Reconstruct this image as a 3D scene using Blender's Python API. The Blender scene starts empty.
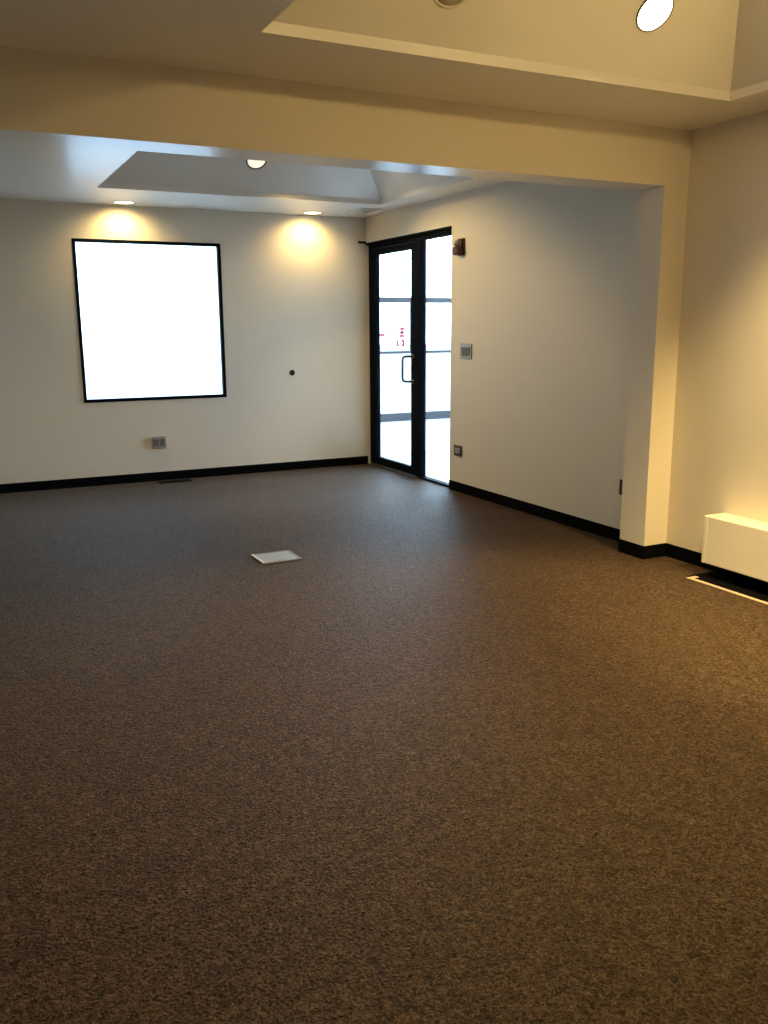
import bpy, bmesh, math, random
from mathutils import Vector, Matrix
random.seed(4)
C = bpy.context.scene.collection
PI = math.pi

# ------------------------------------------------------------------ measures (metres)
R = 3.868            # right wall face
D = 8.15             # back wall face
L = -2.0             # left wall face (out of view)
B = -2.0             # rear wall face (behind the camera)
ZF, ZN = 2.434, 2.446   # ceiling of the far bay / of the near bay
BY0, BY1 = 3.90, 4.115  # beam and pillar, near and far face
BZ = 2.146           # underside of the beam
PX = 3.69            # pillar face
BB = 0.083           # baseboard height

# ------------------------------------------------------------------ materials
def new_mat(name):
    m = bpy.data.materials.new(name); m.use_nodes = True
    nt = m.node_tree; b = nt.nodes['Principled BSDF']
    return m, nt, b

def paint(name, col, rough, bump=0.04, scale=260, spec=0.5):
    m, nt, b = new_mat(name)
    tc = nt.nodes.new('ShaderNodeTexCoord')
    n = nt.nodes.new('ShaderNodeTexNoise'); n.inputs['Scale'].default_value = scale; n.inputs['Detail'].default_value = 3
    n2 = nt.nodes.new('ShaderNodeTexNoise'); n2.inputs['Scale'].default_value = 1.3; n2.inputs['Detail'].default_value = 4
    mx = nt.nodes.new('ShaderNodeMix'); mx.data_type = 'RGBA'
    mx.inputs['A'].default_value = (*col, 1); mx.inputs['B'].default_value = (*[c * 0.965 for c in col], 1)
    bp = nt.nodes.new('ShaderNodeBump'); bp.inputs['Strength'].default_value = bump; bp.inputs['Distance'].default_value = 0.002
    l = nt.links.new
    l(tc.outputs['Object'], n.inputs['Vector']); l(tc.outputs['Object'], n2.inputs['Vector'])
    l(n2.outputs['Fac'], mx.inputs['Factor']); l(mx.outputs['Result'], b.inputs['Base Color'])
    l(n.outputs['Fac'], bp.inputs['Height']); l(bp.outputs['Normal'], b.inputs['Normal'])
    b.inputs['Roughness'].default_value = rough; b.inputs['Specular IOR Level'].default_value = spec
    return m

def plain(name, col, rough=0.5, metal=0.0, spec=0.5, var=0.06, scale=40):
    m, nt, b = new_mat(name)
    tc = nt.nodes.new('ShaderNodeTexCoord')
    n = nt.nodes.new('ShaderNodeTexNoise'); n.inputs['Scale'].default_value = scale; n.inputs['Detail'].default_value = 3
    mx = nt.nodes.new('ShaderNodeMix'); mx.data_type = 'RGBA'
    mx.inputs['A'].default_value = (*col, 1); mx.inputs['B'].default_value = (*[c * (1 - var) for c in col], 1)
    l = nt.links.new
    l(tc.outputs['Object'], n.inputs['Vector']); l(n.outputs['Fac'], mx.inputs['Factor']); l(mx.outputs['Result'], b.inputs['Base Color'])
    b.inputs['Roughness'].default_value = rough; b.inputs['Metallic'].default_value = metal; b.inputs['Specular IOR Level'].default_value = spec
    return m

def lamp_mat(name, col, strength):
    m, nt, b = new_mat(name)
    b.inputs['Base Color'].default_value = (0.8, 0.8, 0.78, 1)
    b.inputs['Emission Color'].default_value = (*col, 1); b.inputs['Emission Strength'].default_value = strength
    return m

def glass_mat():
    m = bpy.data.materials.new('clear_glass'); m.use_nodes = True
    nt = m.node_tree; nt.nodes.clear(); l = nt.links.new
    o = nt.nodes.new('ShaderNodeOutputMaterial'); mx = nt.nodes.new('ShaderNodeMixShader')
    t = nt.nodes.new('ShaderNodeBsdfTransparent'); t.inputs['Color'].default_value = (0.94, 0.965, 0.96, 1)
    g = nt.nodes.new('ShaderNodeBsdfGlossy'); g.inputs['Roughness'].default_value = 0.02
    f = nt.nodes.new('ShaderNodeFresnel'); f.inputs['IOR'].default_value = 1.5
    # the same reflectance on the way in and on the way out of the pane
    ge = nt.nodes.new('ShaderNodeNewGeometry'); im = nt.nodes.new('ShaderNodeMix')
    im.inputs['A'].default_value = 1.5; im.inputs['B'].default_value = 1/1.5
    l(ge.outputs['Backfacing'], im.inputs['Factor']); l(im.outputs['Result'], f.inputs['IOR'])
    l(f.outputs['Fac'], mx.inputs['Fac']); l(t.outputs[0], mx.inputs[1]); l(g.outputs[0], mx.inputs[2]); l(mx.outputs[0], o.inputs['Surface'])
    return m

def carpet_mat():
    m, nt, b = new_mat('brown_cut_pile_carpet'); l = nt.links.new
    tc = nt.nodes.new('ShaderNodeTexCoord')
    mp = nt.nodes.new('ShaderNodeMapping')
    l(tc.outputs['Object'], mp.inputs['Vector'])
    fine = nt.nodes.new('ShaderNodeTexNoise'); fine.inputs['Scale'].default_value = 62; fine.inputs['Detail'].default_value = 6; fine.inputs['Roughness'].default_value = 0.72; fine.inputs['Distortion'].default_value = 1.6
    mid = nt.nodes.new('ShaderNodeTexNoise'); mid.inputs['Scale'].default_value = 14; mid.inputs['Detail'].default_value = 5; mid.inputs['Distortion'].default_value = 0.8
    big = nt.nodes.new('ShaderNodeTexNoise'); big.inputs['Scale'].default_value = 1.1; big.inputs['Detail'].default_value = 3
    vor = nt.nodes.new('ShaderNodeTexVoronoi'); vor.inputs['Scale'].default_value = 110
    for n in (fine, mid, big, vor): l(mp.outputs[0], n.inputs['Vector'])
    r1 = nt.nodes.new('ShaderNodeValToRGB')
    r1.color_ramp.elements[0].position = 0.39; r1.color_ramp.elements[0].color = (*CARPET[0], 1)
    r1.color_ramp.elements[1].position = 0.62; r1.color_ramp.elements[1].color = (*CARPET[2], 1)
    e = r1.color_ramp.elements.new(0.5); e.color = (*CARPET[1], 1)
    l(fine.outputs['Fac'], r1.inputs['Fac'])
    # thin pale fibres: the ridge lines of a warped noise
    fb = nt.nodes.new('ShaderNodeTexNoise'); fb.inputs['Scale'].default_value = 30; fb.inputs['Detail'].default_value = 2; fb.inputs['Distortion'].default_value = 2.2
    l(mp.outputs[0], fb.inputs['Vector'])
    s1 = nt.nodes.new('ShaderNodeMath'); s1.operation = 'SUBTRACT'; s1.inputs[1].default_value = 0.5; l(fb.outputs['Fac'], s1.inputs[0])
    s2 = nt.nodes.new('ShaderNodeMath'); s2.operation = 'ABSOLUTE'; l(s1.outputs[0], s2.inputs[0])
    s3 = nt.nodes.new('ShaderNodeMapRange'); s3.inputs['From Min'].default_value = 0.0; s3.inputs['From Max'].default_value = 0.04; s3.inputs['To Min'].default_value = 0.6; s3.inputs['To Max'].default_value = 0.0
    l(s2.outputs[0], s3.inputs['Value'])
    mf = nt.nodes.new('ShaderNodeMix'); mf.data_type = 'RGBA'; mf.inputs['B'].default_value = (0.16, 0.113, 0.075, 1)
    l(s3.outputs['Result'], mf.inputs['Factor']); l(r1.outputs['Color'], mf.inputs['A'])
    hs = nt.nodes.new('ShaderNodeHueSaturation'); l(mf.outputs['Result'], hs.inputs['Color'])
    ad = nt.nodes.new('ShaderNodeMath'); ad.operation = 'MULTIPLY_ADD'; ad.inputs[1].default_value = 0.3; ad.inputs[2].default_value = 0.85
    l(mid.outputs['Fac'], ad.inputs[0])
    ad2 = nt.nodes.new('ShaderNodeMath'); ad2.operation = 'MULTIPLY_ADD'; ad2.inputs[1].default_value = 0.24; ad2.inputs[2].default_value = -0.12
    l(big.outputs['Fac'], ad2.inputs[0])
    sm = nt.nodes.new('ShaderNodeMath'); sm.operation = 'ADD'; l(ad.outputs[0], sm.inputs[0]); l(ad2.outputs[0], sm.inputs[1])
    l(sm.outputs[0], hs.inputs['Value']); l(hs.outputs['Color'], b.inputs['Base Color'])
    bp = nt.nodes.new('ShaderNodeBump'); bp.inputs['Strength'].default_value = 0.4; bp.inputs['Distance'].default_value = 0.006
    mixh = nt.nodes.new('ShaderNodeMath'); mixh.operation = 'ADD'; l(fine.outputs['Fac'], mixh.inputs[0]); l(vor.outputs['Distance'], mixh.inputs[1])
    l(mixh.outputs[0], bp.inputs['Height']); l(bp.outputs['Normal'], b.inputs['Normal'])
    b.inputs['Roughness'].default_value = 0.55; b.inputs['Specular IOR Level'].default_value = 0.05
    b.inputs['Sheen Weight'].default_value = 0.04; b.inputs['Sheen Roughness'].default_value = 0.45
    return m

CARPET = [(0.005, 0.0025, 0.0013), (0.031, 0.0168, 0.0083), (0.092, 0.058, 0.034)]
M = {}
M['wall'] = paint('cream_wall_paint', (0.75, 0.685, 0.575), 0.55, spec=0.35)
M['ceil'] = paint('semi_gloss_ceiling_paint', (0.86, 0.83, 0.775), 0.27, bump=0.01, spec=1.0)
M['carpet'] = carpet_mat()
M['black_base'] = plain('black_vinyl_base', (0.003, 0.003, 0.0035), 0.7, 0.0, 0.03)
M['alu'] = plain('dark_bronze_aluminium', (0.003, 0.005, 0.011), 0.6, 0.0, 0.03)
M['glass'] = glass_mat()
M['chrome'] = plain('brushed_nickel', (0.42, 0.43, 0.45), 0.3, 1.0)
M['handle'] = plain('dark_nickel_pull', (0.16, 0.16, 0.155), 0.35, 0.5)
M['steel'] = plain('stainless_plate', (0.36, 0.355, 0.35), 0.42, 0.4)
M['greyplastic'] = plain('grey_plastic', (0.17, 0.165, 0.16), 0.45)
M['lightplastic'] = plain('light_grey_plastic', (0.40, 0.38, 0.35), 0.45)
M['brownplastic'] = plain('brown_plastic', (0.045, 0.028, 0.015), 0.4)
M['blackplastic'] = plain('black_plastic', (0.008, 0.008, 0.008), 0.35)
M['red'] = plain('dark_red_plastic', (0.075, 0.012, 0.012), 0.4)
M['strobe'] = plain('frosted_lens_plastic', (0.62, 0.60, 0.58), 0.25)
M['heater'] = plain('cream_enamel', (0.78, 0.72, 0.61), 0.4)
M['heater_top'] = M['heater']
M['tan_trim'] = plain('tan_metal_edging', (0.50, 0.38, 0.28), 0.5)
M['lid'] = plain('floor_box_lid_metal', (0.36, 0.42, 0.50), 0.35, 0.5)
M['lidrim'] = plain('floor_box_rim_metal', (0.24, 0.25, 0.27), 0.45, 0.3)
M['trim_dark'] = plain('dark_lamp_trim', (0.03, 0.024, 0.018), 0.4)
M['trim_white'] = plain('white_lamp_trim', (0.72, 0.68, 0.60), 0.45)
M['lens_on'] = lamp_mat('warm_lit_lens', (1.0, 0.80, 0.50), 9.0)
M['lens_on_soft'] = lamp_mat('warm_lit_lens_soft', (1.0, 0.88, 0.66), 1.0)
M['lens_off'] = plain('unlit_lens', (0.50, 0.45, 0.36), 0.5)
M['concrete'] = paint('pale_concrete', (0.76, 0.75, 0.73), 0.85, bump=0.2, scale=30)
M['blocker'] = paint('brown_render', (0.20, 0.16, 0.13), 0.85, bump=0.3, scale=60)
M['ext_frame'] = plain('grey_blue_aluminium', (0.055, 0.068, 0.09), 0.5)
M['sign_white'] = plain('white_sign_board', (0.80, 0.80, 0.80), 0.6)
M['sign_red'] = plain('red_sign_ink', (0.55, 0.05, 0.09), 0.6)

# ------------------------------------------------------------------ mesh helpers
def box(bm, x0, x1, y0, y1, z0, z1):
    v = [bm.verts.new(p) for p in ((x0,y0,z0),(x1,y0,z0),(x1,y1,z0),(x0,y1,z0),(x0,y0,z1),(x1,y0,z1),(x1,y1,z1),(x0,y1,z1))]
    for f in ((3,2,1,0),(4,5,6,7),(0,1,5,4),(1,2,6,5),(2,3,7,6),(3,0,4,7)): bm.faces.new([v[i] for i in f])
    return v

def lathe(bm, prof, seg=40, mat=Matrix.Identity(4)):
    """prof: (radius, height) list, revolved around local z, then moved by mat"""
    rings = []
    for r, h in prof:
        if r < 1e-6: rings.append([bm.verts.new(mat @ Vector((0, 0, h)))])
        else: rings.append([bm.verts.new(mat @ Vector((r*math.cos(2*PI*i/seg), r*math.sin(2*PI*i/seg), h))) for i in range(seg)])
    for a, b in zip(rings, rings[1:]):
        for i in range(seg):
            j = (i+1) % seg
            if len(a) == 1 and len(b) == 1: continue
            if len(a) == 1: bm.faces.new((a[0], b[i], b[j]))
            elif len(b) == 1: bm.faces.new((a[i], b[0], a[j]))
            else: bm.faces.new((a[i], b[i], b[j], a[j]))

def tube(bm, pts, r, seg=14):
    pts = [Vector(p) for p in pts]; rings = []
    for i, p in enumerate(pts):
        t = (pts[min(i+1, len(pts)-1)] - pts[max(i-1, 0)]).normalized()
        u = t.cross(Vector((0.31, 0.2, 0.93))).normalized(); w = t.cross(u)
        rings.append([bm.verts.new(p + r*(math.cos(2*PI*k/seg)*u + math.sin(2*PI*k/seg)*w)) for k in range(seg)])
    for a, b in zip(rings, rings[1:]):
        for k in range(seg): bm.faces.new((a[k], a[(k+1)%seg], b[(k+1)%seg], b[k]))
    bm.faces.new(rings[0][::-1]); bm.faces.new(rings[-1])

def obj(name, bm, mat, parent=None, bevel=0.0, smooth=False, segs=2, origin=None):
    bmesh.ops.recalc_face_normals(bm, faces=bm.faces)
    me = bpy.data.meshes.new(name); bm.to_mesh(me); bm.free()
    me.materials.append(mat)
    o = bpy.data.objects.new(name, me); C.objects.link(o)
    if smooth:
        for p in me.polygons: p.use_smooth = True
    if parent:
        o.parent = parent; o.matrix_parent_inverse = Matrix.Translation(-parent.location)
    if bevel:
        b = o.modifiers.new('edge', 'BEVEL'); b.width = bevel; b.segments = segs; b.limit_method = 'ANGLE'; b.angle_limit = math.radians(40)
    return o

def tag(o, label, cat, group=None, kind=None):
    o['label'] = label; o['category'] = cat
    if group: o['group'] = group
    if kind: o['kind'] = kind
    return o

def empty(name, loc, label, cat, group=None, kind=None):
    o = bpy.data.objects.new(name, None); C.objects.link(o); o.location = loc; o.empty_display_size = 0.1
    return tag(o, label, cat, group, kind)

# ------------------------------------------------------------------ room shell
T = 0.15
# floor
bm = bmesh.new(); box(bm, L-T, R+T, B-T, D+T, -0.12, 0.0)
tag(obj('floor', bm, M['carpet']), 'brown cut pile carpet covering the whole empty room', 'floor', kind='structure')

# back wall with the window opening
WX0, WX1, WZ0, WZ1 = 1.095, 2.392, 0.748, 2.146
bm = bmesh.new()
box(bm, L-T, WX0, D, D+T, 0, 3.2); box(bm, WX1, R+T, D, D+T, 0, 3.2)
box(bm, WX0, WX1, D, D+T, 0, WZ0); box(bm, WX0, WX1, D, D+T, WZ1, 3.2)
tag(obj('wall_back', bm, M['wall']), 'cream back wall with the big square window', 'wall', kind='structure')

# right wall with the door opening that runs into the corner
DY0, DZ = 6.497, 2.186
bm = bmesh.new()
box(bm, R, R+T, B-T, DY0, 0, 3.2); box(bm, R, R+T, DY0, D, DZ, 3.2)
tag(obj('wall_right', bm, M['wall']), 'cream right wall running from the door past the pillar to the heater', 'wall', kind='structure')
bm = bmesh.new(); box(bm, L-T, L, B-T, D, 0, 3.2)
tag(obj('wall_left', bm, M['wall']), 'cream left wall of the room outside the photograph', 'wall', kind='structure')
bm = bmesh.new(); box(bm, L, R, B-T, B, 0, 3.2)
tag(obj('wall_rear', bm, M['wall']), 'cream rear wall behind the photographer', 'wall', kind='structure')

# pillar and beam
bm = bmesh.new(); box(bm, PX, R, BY0, BY1, 0, BZ)
tag(obj('pillar', bm, M['wall']), 'shallow cream pillar on the right wall carrying the beam', 'pillar', kind='structure')
bm = bmesh.new(); box(bm, L, R, BY0, BY1, BZ, ZN+0.05)
bo = obj('beam', bm, M['wall']); bo.data.materials.append(M['ceil'])
for f in bo.data.polygons:
    if f.normal.z < -0.5: f.material_index = 1
tag(bo, 'wide cream dropped beam crossing the room under the ceiling', 'beam', kind='structure')

# ceiling: two bays, each with a stepped and hipped tray
NT = (1.165, 3.535, 1.15, 3.33)      # near tray
FT = (1.18, 3.575, 4.98, 7.215)      # far tray
LIP = 0.042
def bay(bm, x0, x1, y0, y1, z, tray, t):
    a, b, c, d = tray
    P = lambda x, y, zz: bm.verts.new((x, y, zz))
    def ring(i, zz): return [P(a+i, c+i, zz), P(b-i, c+i, zz), P(b-i, d-i, zz), P(a+i, d-i, zz)]
    o = [P(x0, y0, z), P(x1, y0, z), P(x1, y1, z), P(x0, y1, z)]
    r0 = ring(0, z); r1 = ring(0, z+LIP); r2 = ring(t, z+LIP+t)
    for p, q in ((o, r0), (r0, r1), (r1, r2)):
        for i in range(4):
            j = (i+1) % 4; bm.faces.new((p[i], p[j], q[j], q[i]))
    bm.faces.new(r2)
bm = bmesh.new()
bay(bm, L-0.05, R+0.05, BY1-0.02, D+0.05, ZF, FT, 0.40)
bay(bm, L-0.05, R+0.05, B-0.05, BY0+0.02, ZN, NT, 0.46)
me = bpy.data.meshes.new('ceiling'); bm.to_mesh(me); bm.free(); me.materials.append(M['ceil'])
ce = bpy.data.objects.new('ceiling', me); C.objects.link(ce)
sd = ce.modifiers.new('slab', 'SOLIDIFY'); sd.thickness = 0.03; sd.offset = 1.0
# faces were wound so that normals must point down into the room
bm = bmesh.new(); bm.from_mesh(me)
for f in bm.faces:
    f.normal_update()
    ctr = f.calc_center_median()
    tr = FT if ctr.y > BY0 else NT
    mid = Vector(((tr[0]+tr[1])/2, (tr[2]+tr[3])/2, 1.2))
    if f.normal.dot(mid - ctr) < 0: f.normal_flip()
bm.to_mesh(me); bm.free()
sd.offset = -1.0
tag(ce, 'cream ceiling with two raised hipped trays, one each side of the beam', 'ceiling', kind='structure')

# baseboards
BT = 0.005
def base(name, segs, label):
    bm = bmesh.new()
    for s in segs: box(bm, *s, 0.0, BB)
    tag(obj(name, bm, M['black_base'], bevel=0.002), label, 'baseboard', kind='structure')
base('baseboard_back', [(L, R, D-BT, D)], 'black vinyl baseboard along the back wall under the window')
base('baseboard_right', [(R-BT, R, BY1, DY0)], 'black vinyl baseboard on the right wall between door and pillar')
base('baseboard_pillar', [(PX-BT, PX, BY0-BT, BY1+BT), (PX, R, BY0-BT, BY0), (PX, R, BY1, BY1+BT)], 'black vinyl baseboard wrapped around the pillar foot')
base('baseboard_near', [(R-BT, R, B, BY0-BT)], 'black vinyl baseboard on the right wall from pillar past the heater')
base('baseboard_left', [(L, L+BT, B, D)], 'black vinyl baseboard along the left wall')
base('baseboard_rear', [(L, R, B, B+BT)], 'black vinyl baseboard along the rear wall')

# ------------------------------------------------------------------ window
FW = 0.028
w = empty('window_1', (0.5*(WX0+WX1), D, WZ0), 'large square window with a thin dark frame in the back wall', 'window', kind='structure')
bm = bmesh.new()
ya, yb = D-0.006, D+0.035
box(bm, WX0, WX0+FW, ya, yb, WZ0, WZ1); box(bm, WX1-FW, WX1, ya, yb, WZ0, WZ1)
box(bm, WX0+FW, WX1-FW, ya, yb, WZ1-FW, WZ1); box(bm, WX0+FW, WX1-FW, ya, yb, WZ0, WZ0+FW)
obj('window_frame', bm, M['alu'], w, bevel=0.002)
bm = bmesh.new(); box(bm, WX0+FW-0.004, WX1-FW+0.004, D+0.012, D+0.018, WZ0+FW-0.004, WZ1-FW+0.004)
obj('window_pane', bm, M['glass'], w)

# ------------------------------------------------------------------ glazed door with sidelight
d = empty('door_1', (R+0.06, 7.3, 0), 'dark aluminium glass door with a glass sidelight in the far corner', 'door', kind='structure')
xa, xb = R+0.03, R+0.09
bm = bmesh.new()
box(bm, xa, xb, D-0.06, D, 0, DZ)                    # hinge jamb
box(bm, xa, xb, DY0, DY0+0.045, 0, DZ)               # near jamb
box(bm, xa, xb, 7.080, 7.175, 0, DZ-0.048)           # mullion between door and sidelight
box(bm, xa, xb, DY0+0.045, D-0.06, DZ-0.048, DZ)     # head
box(bm, xa, xb, DY0+0.045, 7.080, 0, 0.018)          # sidelight sill
obj('door_frame', bm, M['alu'], d, bevel=0.002)
bm = bmesh.new(); box(bm, R-0.085, R+0.03, D-0.014, D-0.001, 2.196, 2.216); box(bm, R-0.004, R+0.035, DY0, D-0.001, DZ-0.006, DZ+0.014)
obj('head_trim', bm, M['alu'], d, bevel=0.001)
lx0, lx1 = R+0.033, R+0.075
bm = bmesh.new()
box(bm, lx0, lx1, 7.997, 8.086, 0.016, 2.132)
box(bm, lx0, lx1, 7.180, 7.270, 0.016, 2.132)
box(bm, lx0, lx1, 7.270, 7.997, 2.076, 2.132)
box(bm, lx0, lx1, 7.270, 7.997, 0.016, 0.090)
leaf = obj('door_leaf', bm, M['alu'], d, bevel=0.002)
bm = bmesh.new(); box(bm, R+0.050, R+0.057, 7.264, 8.003, 0.084, 2.082)
g = obj('pane', bm, M['glass'], leaf); g['label'] = 'clear glass pane of the door'
bm = bmesh.new()
hy0, hy1, hx = 7.225, 7.262, R-0.058
zt, zb = 1.122, 0.892
pts = [(lx0, hy0, zt)]
for k in range(0, 7):
    a = k/6*PI/2; pts.append((hx+0.03-0.03*math.sin(a), hy0+(hy1-hy0)*(0.85+0.15*k/6), zt-0.03+0.03*math.cos(a)))
for k in range(0, 7):
    a = k/6*PI/2; pts.append((hx+0.03-0.03*math.cos(a), hy0+(hy1-hy0)*(1-0.15*k/6), zb+0.03-0.03*math.sin(a)))
pts.append((lx0, hy0, zb))
tube(bm, pts, 0.0125)
for z in (zt, zb): lathe(bm, [(0, 0), (0.02, 0), (0.02, 0.006), (0, 0.006)], 20, Matrix.Translation((lx0, hy0, z)) @ Matrix.Rotation(-PI/2, 4, 'Y'))
h = obj('handle', bm, M['handle'], leaf, smooth=True); h['label'] = 'dark metal D-shaped pull handle'
bm = bmesh.new(); box(bm, R+0.052, R+0.059, DY0+0.04, 7.085, 0.012, DZ-0.042)
g = obj('sidelight_pane', bm, M['glass'], d); g['label'] = 'tall narrow glass sidelight beside the door'
bm = bmesh.new()
v = box(bm, R+0.0, R+0.14, 7.132, D-0.06, 0.0, 0.014)
obj('threshold', bm, M['chrome'], d, bevel=0.004)

# ------------------------------------------------------------------ recessed lamps
def can(name, loc, normal, r, trim, trim_w, lens, label, group):
    q = Vector((0, 0, 1)).rotation_difference(Vector(normal).normalized())
    o = empty(name, loc, label, 'ceiling light', group)
    mt = Matrix.Translation(Vector(loc)) @ q.to_matrix().to_4x4()
    bm = bmesh.new(); lathe(bm, [(r+trim_w, -0.004), (r+trim_w, 0.003), (r+trim_w*0.6, 0.007), (r, 0.006), (r-0.002, -0.004), (r+trim_w, -0.004)], 48, mt)
    t = obj('trim_ring', bm, trim, o, smooth=False); t['label'] = 'ring around the lamp opening'
    bm = bmesh.new(); lathe(bm, [(r-0.001, -0.003), (r-0.001, 0.0025), (r*0.6, 0.004), (0, 0.0045)], 48, mt)
    obj('lens', bm, lens, o, smooth=True)
    return o
def spot(name, loc, direction, energy, size, blend=0.5, col=(1, 0.72, 0.37), rad=0.05):
    li = bpy.data.lights.new(name, 'SPOT'); li.energy = energy; li.spot_size = math.radians(size); li.spot_blend = blend
    li.color = col; li.shadow_soft_size = rad
    o = bpy.data.objects.new(name, li); C.objects.link(o); o.location = loc
    o.rotation_euler = Vector((0, 0, -1)).rotation_difference(Vector(direction).normalized()).to_euler()
    return o
S2 = math.sqrt(0.5)
def on_slope(x, t, tray, z, side):
    """a point on the far (+1) or near (-1) slope of a tray, t metres up from its foot"""
    y = tray[3]-t if side > 0 else tray[2]+t
    return (x, y, z+LIP+t), (0, -S2*side, -S2)
WARM = (1.0, 0.71, 0.275)
p, n = on_slope(2.853, 0.20, NT, ZN, 1)
can('recessed_light', p, n, 0.08, M['trim_dark'], 0.006, M['lens_on'], 'lit round recessed light glowing white on the near ceiling tray', 'recessed lights in the ceiling trays')
spot('tray_lamp', Vector(p)+0.03*Vector(n), (-0.30, -0.12, -1), 520, 96, 0.6, WARM)
p, n = on_slope(1.880, 0.17, NT, ZN, 1)
can('recessed_light', p, n, 0.08, M['trim_white'], 0.010, M['lens_off'], 'unlit recessed light cut by the top edge on the near tray', 'recessed lights in the ceiling trays')
p, n = on_slope(2.381, 0.208, FT, ZF, 1)
can('recessed_light', p, n, 0.074, M['trim_dark'], 0.012, M['lens_on_soft'], 'dark ringed recessed light half hidden behind the beam on the far tray', 'recessed lights in the ceiling trays')
spot('far_tray_lamp', Vector(p)+0.03*Vector(n), (0.6, -0.25, -1), 112, 104, 0.5, WARM)
p, n = on_slope(2.381, 0.208, FT, ZF, -1)  # added lamp hidden by the beam, brightens the far bay walls
can('recessed_light', p, n, 0.074, M['trim_dark'], 0.012, M['lens_on_soft'], 'unseen recessed light added behind the beam on the near slope of the far tray as fill', 'recessed lights in the ceiling trays')
spot('far_tray_lamp', Vector(p)+0.03*Vector(n), (-0.25, 0.25, -1), 52, 98, 0.5, WARM)
for x, lab in ((1.51, 'round downlight in the flat ceiling directly above the window'), (3.222, 'round downlight in the flat ceiling between window and glass door')):
    q = (x, 7.935, ZF)
    can('downlight', q, (0, 0, -1), 0.075, M['trim_white'], 0.014, M['lens_on'], lab, 'downlights washing the back wall')
    spot('wall_lamp', (x, 7.935, ZF-0.02), (0, 0.3, -1), 26, 152, 0.85, WARM, 0.035)
# the opposite slope of the near tray carries the same lamps (behind the frame's top edge)
for x in (1.880, 2.853):
    p, n = on_slope(x, 0.20, NT, ZN, -1)
    can('recessed_light', p, n, 0.08, M['trim_dark'], 0.006, M['lens_on'], 'lit recessed light on the camera side of the near tray, %s' % ('nearer the right wall' if x > 2.4 else 'farther from the right wall'), 'recessed lights in the ceiling trays')
    spot('tray_lamp', Vector(p)+0.03*Vector(n), (-0.12, 1.2, -0.6), 24, 134, 0.6, WARM)
# a gimbal lamp on the right slope, over the heater
p = (NT[1]-0.2, 1.95, ZN+LIP+0.2); n = (-S2, 0, -S2)
can('recessed_light', p, n, 0.08, M['trim_dark'], 0.006, M['lens_on'], 'lit recessed light on the right slope of the near tray above the heater', 'recessed lights in the ceiling trays')
spot('heater_lamp', Vector(p)+0.03*Vector(n), (0.48, 0.14, -1), 560, 98, 0.6, WARM)
# unseen fill lamp added on the left slope to raise the ambient light
p = (NT[0]+0.2, 2.2, ZN+LIP+0.2); n = (S2, 0, -S2)
can('recessed_light', p, n, 0.08, M['trim_dark'], 0.006, M['lens_on'], 'unseen fill light added on the left slope of the near tray to raise the ambient light', 'recessed lights in the ceiling trays')
spot('left_fill_lamp', Vector(p)+0.03*Vector(n), (-1, -0.2, -0.3), 8, 120, 0.6, WARM)

# ------------------------------------------------------------------ ceiling register near the far corner
v = empty('ceiling_register', (3.60, 7.60, ZF), 'small off-white air register in the ceiling by the glass door corner', 'vent')
bm = bmesh.new()
x0, x1, y0, y1 = 3.49, 3.71, 7.45, 7.76
for b_ in ((x0, x0+.025, y0, y1), (x1-.025, x1, y0, y1), (x0+.025, x1-.025, y0, y0+.025), (x0+.025, x1-.025, y1-.025, y1)): box(bm, *b_, ZF-0.010, ZF+0.001)
obj('register_frame', bm, M['trim_white'], v, bevel=0.002)
bm = bmesh.new()
for k in range(8):
    y = y0+0.035+k*0.034; vs = box(bm, x0+.025, x1-.025, y, y+0.022, ZF-0.008, ZF-0.005)
    for q in vs:
        if q.co.y > y+0.01: q.co.z += 0.004
obj('slats', bm, M['trim_white'], v)

# ------------------------------------------------------------------ things on the walls
def plate_on_back(x0, x1, z0, z1, dep):
    bm = bmesh.new(); box(bm, x0, x1, D-dep, D-0.0005, z0, z1); return bm
# outlet under the window
o = empty('wall_outlet', (1.73, D, 0.303), 'grey electrical outlet low on the back wall under the window', 'outlet')
obj('cover_plate', plate_on_back(1.667, 1.795, 0.305, 0.414, 0.016), M['steel'], o, bevel=0.004)
for xc in (1.702, 1.760):
    bm = bmesh.new(); box(bm, xc-0.024, xc+0.024, D-0.021, D-0.015, 0.326, 0.392)
    rc = obj('receptacle', bm, M['greyplastic'], o, bevel=0.004)
    bm = bmesh.new()
    for zz in (0.343, 0.375):
        box(bm, xc-0.009, xc-0.006, D-0.0225, D-0.0205, zz-0.006, zz+0.006); box(bm, xc+0.006, xc+0.009, D-0.0225, D-0.0205, zz-0.006, zz+0.006)
    obj('slots', bm, M['blackplastic'], rc)
# outlets on the right wall
def right_outlet(yc, zc, wy, hz, label, plate, rec):
    o = empty('wall_outlet', (R, yc, zc-hz/2), label, 'outlet')
    bm = bmesh.new(); box(bm, R-0.010, R-0.0005, yc-wy/2, yc+wy/2, zc-hz/2, zc+hz/2)
    obj('cover_plate', bm, plate, o, bevel=0.003)
    for s in (-1, 1):
        y = yc+s*wy*0.165
        bm = bmesh.new(); box(bm, R-0.0145, R-0.0095, y-wy*0.14, y+wy*0.14, zc-hz*0.27, zc+hz*0.27)
        rc = obj('receptacle', bm, rec, o, bevel=0.003)
        bm = bmesh.new()
        for k in (-1, 1): box(bm, R-0.016, R-0.014, y-0.006, y+0.006, zc+k*0.007-0.0015, zc+k*0.007+0.0015)
        obj('slots', bm, M['blackplastic'], rc)
right_outlet(6.352, 0.355, 0.125, 0.088, 'dark framed outlet with light sockets low on the wall beside the sidelight', M['brownplastic'], M['lightplastic'])
right_outlet(4.275, 0.362, 0.115, 0.100, 'black outlet mostly hidden behind the pillar on the right wall', M['blackplastic'], M['brownplastic'])
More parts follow.
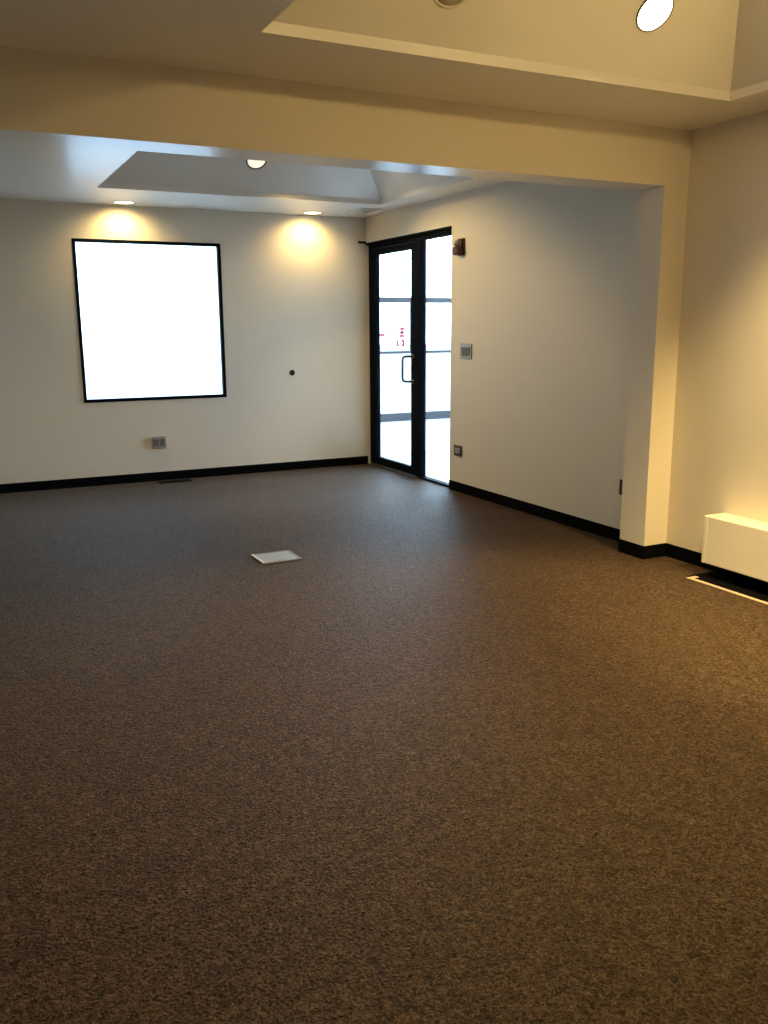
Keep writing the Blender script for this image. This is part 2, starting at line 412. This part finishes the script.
# switch plate by the door
o = empty('light_switch', (R, 6.240, 1.122), 'grey steel switch plate at chest height right of the door', 'light switch')
bm = bmesh.new(); box(bm, R-0.010, R-0.0005, 6.155, 6.325, 1.128, 1.252)
obj('cover_plate', bm, M['steel'], o, bevel=0.003)
for k in (-1, 0, 1):
    y = 6.240+k*0.046
    bm = bmesh.new(); vs = box(bm, R-0.015, R-0.009, y-0.0195, y+0.0195, 1.150, 1.222)
    for q in vs:
        if q.co.x < R-0.012 and q.co.z > 1.2: q.co.x -= 0.004
    obj('rocker', bm, M['greyplastic'], o, bevel=0.002)
# fire alarm horn strobe
o = empty('mounted_fire_alarm', (R, 6.33, 1.95), 'dark red fire alarm with a white strobe lens above the switch', 'fire alarm')
bm = bmesh.new(); box(bm, R-0.014, R, 6.285, 6.385, 1.952, 2.085)
obj('back_plate', bm, M['red'], o, bevel=0.003)
bm = bmesh.new()
prof = [(R-0.013, 1.955), (R-0.050, 1.955), (R-0.066, 1.968), (R-0.066, 2.016), (R-0.040, 2.022), (R-0.032, 2.075), (R-0.013, 2.078)]
f0 = [bm.verts.new((x, 6.296, z)) for x, z in prof]; f1 = [bm.verts.new((x, 6.374, z)) for x, z in prof]
bm.faces.new(f0); bm.faces.new(f1[::-1])
for i in range(len(prof)): j = (i+1) % len(prof); bm.faces.new((f0[i], f0[j], f1[j], f1[i]))
hb = obj('horn_body', bm, M['red'], o, bevel=0.004)
bm = bmesh.new()
for k in range(5): box(bm, R-0.0675, R-0.0655, 6.308, 6.362, 1.974+k*0.008, 1.977+k*0.008)
obj('grille', bm, M['blackplastic'], hb)
bm = bmesh.new(); lathe(bm, [(0, 0), (0.024, 0), (0.024, 0.026), (0.018, 0.038), (0.008, 0.044), (0, 0.045)], 24, Matrix.Translation((R-0.034, 6.337, 2.048)) @ Matrix.Rotation(-PI/2, 4, 'Y'))
l_ = obj('strobe_lens', bm, M['strobe'], o, smooth=True); l_['label'] = 'whitish strobe lens'
# cable grommet on the back wall
o = empty('wall_grommet', (3.058, D, 0.935), 'small black round grommet on the back wall between window and door', 'grommet')
mt = Matrix.Translation((3.058, D-0.0005, 0.958)) @ Matrix.Rotation(PI/2, 4, 'X')
bm = bmesh.new(); lathe(bm, [(0.014, 0), (0.027, 0), (0.027, 0.006), (0.022, 0.011), (0.016, 0.010), (0.014, 0.004), (0.014, 0)], 32, mt)
obj('ring', bm, M['blackplastic'], o, smooth=True)
bm = bmesh.new(); lathe(bm, [(0, 0), (0.0145, 0), (0.0145, 0.004), (0, 0.005)], 24, mt)
obj('plug', bm, M['blackplastic'], o, smooth=True)

# ------------------------------------------------------------------ heater on the near right wall
HX, HY1, HY0, HZ0, HZ1 = 3.712, 3.470, 1.45, 0.083, 0.352
o = empty('baseboard_heater', (R, (HY0+HY1)/2, 0.0), 'long cream wall heater cover low on the right wall past the pillar', 'heater')
bm = bmesh.new(); box(bm, HX, R-0.0005, HY0, HY1-0.03, HZ0+0.0, HZ1)
obj('cover', bm, M['heater'], o, bevel=0.005)
bm = bmesh.new(); box(bm, HX-0.001, R-0.0005, HY1-0.0302, HY1, HZ0, HZ1+0.0008)
e_ = obj('end_cap', bm, M['heater'], o, bevel=0.005)
bm = bmesh.new()
box(bm, HX+0.015, R-0.014, HY0+0.03, HY1-0.05, HZ0-0.010, HZ0+0.002)
for k in range(60): y = HY0+0.05+k*0.032; box(bm, HX+0.02, R-0.02, y, y+0.004, HZ0-0.016, HZ0-0.009)
obj('grille', bm, M['black_base'], o)
# black sheet painting in the shade under the heater, and the tan metal edging
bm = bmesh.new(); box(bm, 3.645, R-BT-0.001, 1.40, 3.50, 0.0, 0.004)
tag(obj('heater_shade', bm, M['black_base']), 'black sheet standing in for the shade under the wall heater', 'shade sheet', kind='structure')
bm = bmesh.new(); box(bm, 3.613, 3.638, 1.40, 3.475, 0.0, 0.007); box(bm, 3.638, 3.68, 3.445, 3.475, 0.0, 0.007)
tag(obj('trim_1', bm, M['tan_trim'], bevel=0.003), 'thin tan metal edging on the carpet along the heater', 'edging', kind='structure')

# ------------------------------------------------------------------ things on the floor
o = empty('floor_box', (1.732, 4.98, 0), 'square pale metal floor box lid in the middle of the carpet', 'floor box')
bm = bmesh.new(); x0, x1, y0, y1 = 1.608, 1.857, 4.862, 5.098
for b_ in ((x0, x0+.016, y0, y1), (x1-.016, x1, y0, y1), (x0+.016, x1-.016, y0, y0+.016), (x0+.016, x1-.016, y1-.016, y1)): box(bm, *b_, 0.0, 0.008)
obj('rim', bm, M['lidrim'], o, bevel=0.002)
bm = bmesh.new(); box(bm, x0-0.002, x0+0.014, y0+0.004, y1-0.004, 0.0075, 0.0105)
obj('hinge', bm, M['trim_white'], o, bevel=0.001)['label'] = 'pale metal hinge strip'
bm = bmesh.new(); box(bm, x0+.017, x1-.017, y0+.017, y1-.017, 0.0, 0.007)
obj('lid', bm, M['lid'], o, bevel=0.0015)
bm = bmesh.new(); box(bm, 1.715, 1.749, 4.885, 4.893, 0.0065, 0.0075)
obj('finger_slot', bm, M['blackplastic'], o)
o = empty('floor_register', (1.83, 8.02, 0), 'dark floor register in the carpet against the baseboard below the window', 'vent')
bm = bmesh.new(); x0, x1, y0, y1 = 1.68, 1.98, 7.975, 8.085
for b_ in ((x0, x0+.012, y0, y1), (x1-.012, x1, y0, y1), (x0+.012, x1-.012, y0, y0+.012), (x0+.012, x1-.012, y1-.012, y1)): box(bm, *b_, 0.0, 0.005)
obj('register_frame', bm, M['black_base'], o, bevel=0.001)
bm = bmesh.new()
for k in range(16): x = x0+0.016+k*0.017; box(bm, x, x+0.009, y0+.012, y1-.012, 0.0005, 0.004)
obj('slats', bm, M['black_base'], o)

# ------------------------------------------------------------------ outside, seen through the glass
bm = bmesh.new(); box(bm, -40, 60, -40, 70, -0.30, -0.125); box(bm, R+T, 14, 4.0, 16.0, -0.125, -0.015)
tag(obj('ground', bm, M['concrete']), 'pale concrete paving outside the glass door', 'ground', kind='structure')
YE = 11.87
bm = bmesh.new(); box(bm, R+T, 9.0, 5.9, 6.2, -0.3, 3.6)  # added wall, out of view, shields the back wall from door light
tag(obj('blocker_wall', bm, M['blocker']), 'unseen brown wall added outside the glass door to keep daylight off the back wall', 'wall', kind='structure')
o = empty('glazed_screen', (6.6, YE, -0.015), 'grey framed glass screen outside beyond the door', 'glass screen', kind='structure')
X0, X1 = 4.15, 9.2
bm = bmesh.new()
box(bm, X0, X1, YE, YE+0.08, -0.015, 0.105); box(bm, X0, X1, YE, YE+0.06, 0.995, 1.035); box(bm, X0, X1, YE, YE+0.08, 1.742, 1.822)
box(bm, X0, X1, YE, YE+0.08, 2.90, 3.0)
for x in (X0, X1-0.05): box(bm, x, x+0.05, YE, YE+0.08, 0.105, 2.90)
box(bm, 6.375, 6.412, YE+0.01, YE+0.05, 1.035, 1.742)
obj('frame', bm, M['ext_frame'], o, bevel=0.003)
for z0, z1 in ((0.105, 0.995), (1.035, 1.742), (1.822, 2.90)):
    bm = bmesh.new(); box(bm, X0+0.05, X1-0.05, YE+0.055, YE+0.061, z0-0.003, z1+0.003); obj('pane', bm, M['glass'], o)
s = empty('window_sign', (6.1, YE, 1.04), 'clear sign panel with faded red lettering on the glass screen outside the door', 'sign')
bm = bmesh.new(); box(bm, 5.45, 6.372, YE+0.036, YE+0.042, 1.05, 1.73)
obj('clear_panel', bm, M['glass'], s)
bm = bmesh.new()
yz = (YE+0.031, YE+0.036)
def stroke(x0, x1, z0, z1): box(bm, x0, x1, *yz, z0, z1)
# blurred, unreadable marks: one tall block glyph, a row of short strokes, two small figures
stroke(6.19, 6.285, 1.235, 1.275); stroke(6.19, 6.275, 1.285, 1.33); stroke(6.20, 6.28, 1.34, 1.385); stroke(6.225, 6.25, 1.27, 1.345)
x = 5.87
for wd, z0, z1 in ((.075, 1.255, 1.295), (.03, 1.27, 1.30), (.02, 1.26, 1.28), (.05, 1.26, 1.285), (.035, 1.265, 1.29), (.03, 1.27, 1.295)):
    stroke(x, x+wd, z0, z1); x += wd+0.008
stroke(6.225, 6.285, 1.165, 1.205); stroke(6.245, 6.285, 1.125, 1.17); stroke(6.225, 6.275, 1.10, 1.135)
stroke(6.14, 6.175, 1.125, 1.195); stroke(6.145, 6.195, 1.105, 1.135)
obj('lettering', bm, M['sign_red'], s)

# ------------------------------------------------------------------ daylight
SKY, GLOW = 5.5, 58.0
wd = bpy.data.worlds.new('sky'); bpy.context.scene.world = wd; wd.use_nodes = True
nt = wd.node_tree; bg = nt.nodes['Background']
tc = nt.nodes.new('ShaderNodeTexCoord'); sp = nt.nodes.new('ShaderNodeSeparateXYZ'); rp = nt.nodes.new('ShaderNodeValToRGB')
nt.links.new(tc.outputs['Generated'], sp.inputs[0]); nt.links.new(sp.outputs['Z'], rp.inputs['Fac'])
rp.color_ramp.elements[0].position = 0.12; rp.color_ramp.elements[0].color = (0.58, 0.77, 1.0, 1)
rp.color_ramp.elements[1].position = 0.42; rp.color_ramp.elements[1].color = (0.13, 0.19, 0.27, 1)
nt.links.new(rp.outputs['Color'], bg.inputs['Color'])
# bright hazy side of the sky, off to the right of the building
gd = nt.nodes.new('ShaderNodeVectorMath'); gd.operation = 'DOT_PRODUCT'; gd.inputs[1].default_value = Vector((0.86, 0.30, 0.42)).normalized()
nt.links.new(tc.outputs['Generated'], gd.inputs[0])
mr = nt.nodes.new('ShaderNodeMapRange'); mr.interpolation_type = 'SMOOTHSTEP'
mr.inputs['From Min'].default_value = 0.55; mr.inputs['From Max'].default_value = 1.0; mr.inputs['To Min'].default_value = SKY; mr.inputs['To Max'].default_value = SKY+GLOW
nt.links.new(gd.outputs['Value'], mr.inputs['Value']); nt.links.new(mr.outputs['Result'], bg.inputs['Strength'])
def portal(name, loc, rot, sx, sy):
    li = bpy.data.lights.new(name, 'AREA'); li.shape = 'RECTANGLE'; li.size = sx; li.size_y = sy
    li.cycles.is_portal = True
    o = bpy.data.objects.new(name, li); C.objects.link(o); o.location = loc; o.rotation_euler = rot
portal('window_portal', ((WX0+WX1)/2, D+0.11, (WZ0+WZ1)/2), (-PI/2, 0, 0), WX1-WX0, WZ1-WZ0)
portal('door_portal', (R+0.145, (DY0+D)/2, DZ/2), (0, PI/2, 0), DZ, D-DY0)

# ------------------------------------------------------------------ camera
F = 876.43; E = 1.3858
cam = bpy.data.cameras.new('camera'); co = bpy.data.objects.new('camera', cam); C.objects.link(co)
rt = Vector((0.89490536, -0.44620973, -0.0064248)); up = Vector((0.09763608, 0.18172721, 0.97848987)); fw = Vector((0.43544414, 0.87628311, -0.20619482))
m = Matrix.Identity(4)
for i in range(3): m[i][0] = rt[i]; m[i][1] = up[i]; m[i][2] = -fw[i]
m[2][3] = E
co.matrix_world = m
cam.sensor_fit = 'VERTICAL'; cam.sensor_height = 24.0; cam.lens = F/1024*24.0; cam.clip_start = 0.05
bpy.context.scene.camera = co

sc = bpy.context.scene
sc.view_settings.view_transform = 'Standard'; sc.view_settings.look = 'None'; sc.view_settings.gamma = 1.0
sc.view_settings.use_curve_mapping = False; sc.view_settings.exposure = 0.0
sc.cycles.use_denoising = True
sc.cycles.max_bounces = 10; sc.cycles.diffuse_bounces = 6; sc.cycles.sample_clamp_indirect = 8
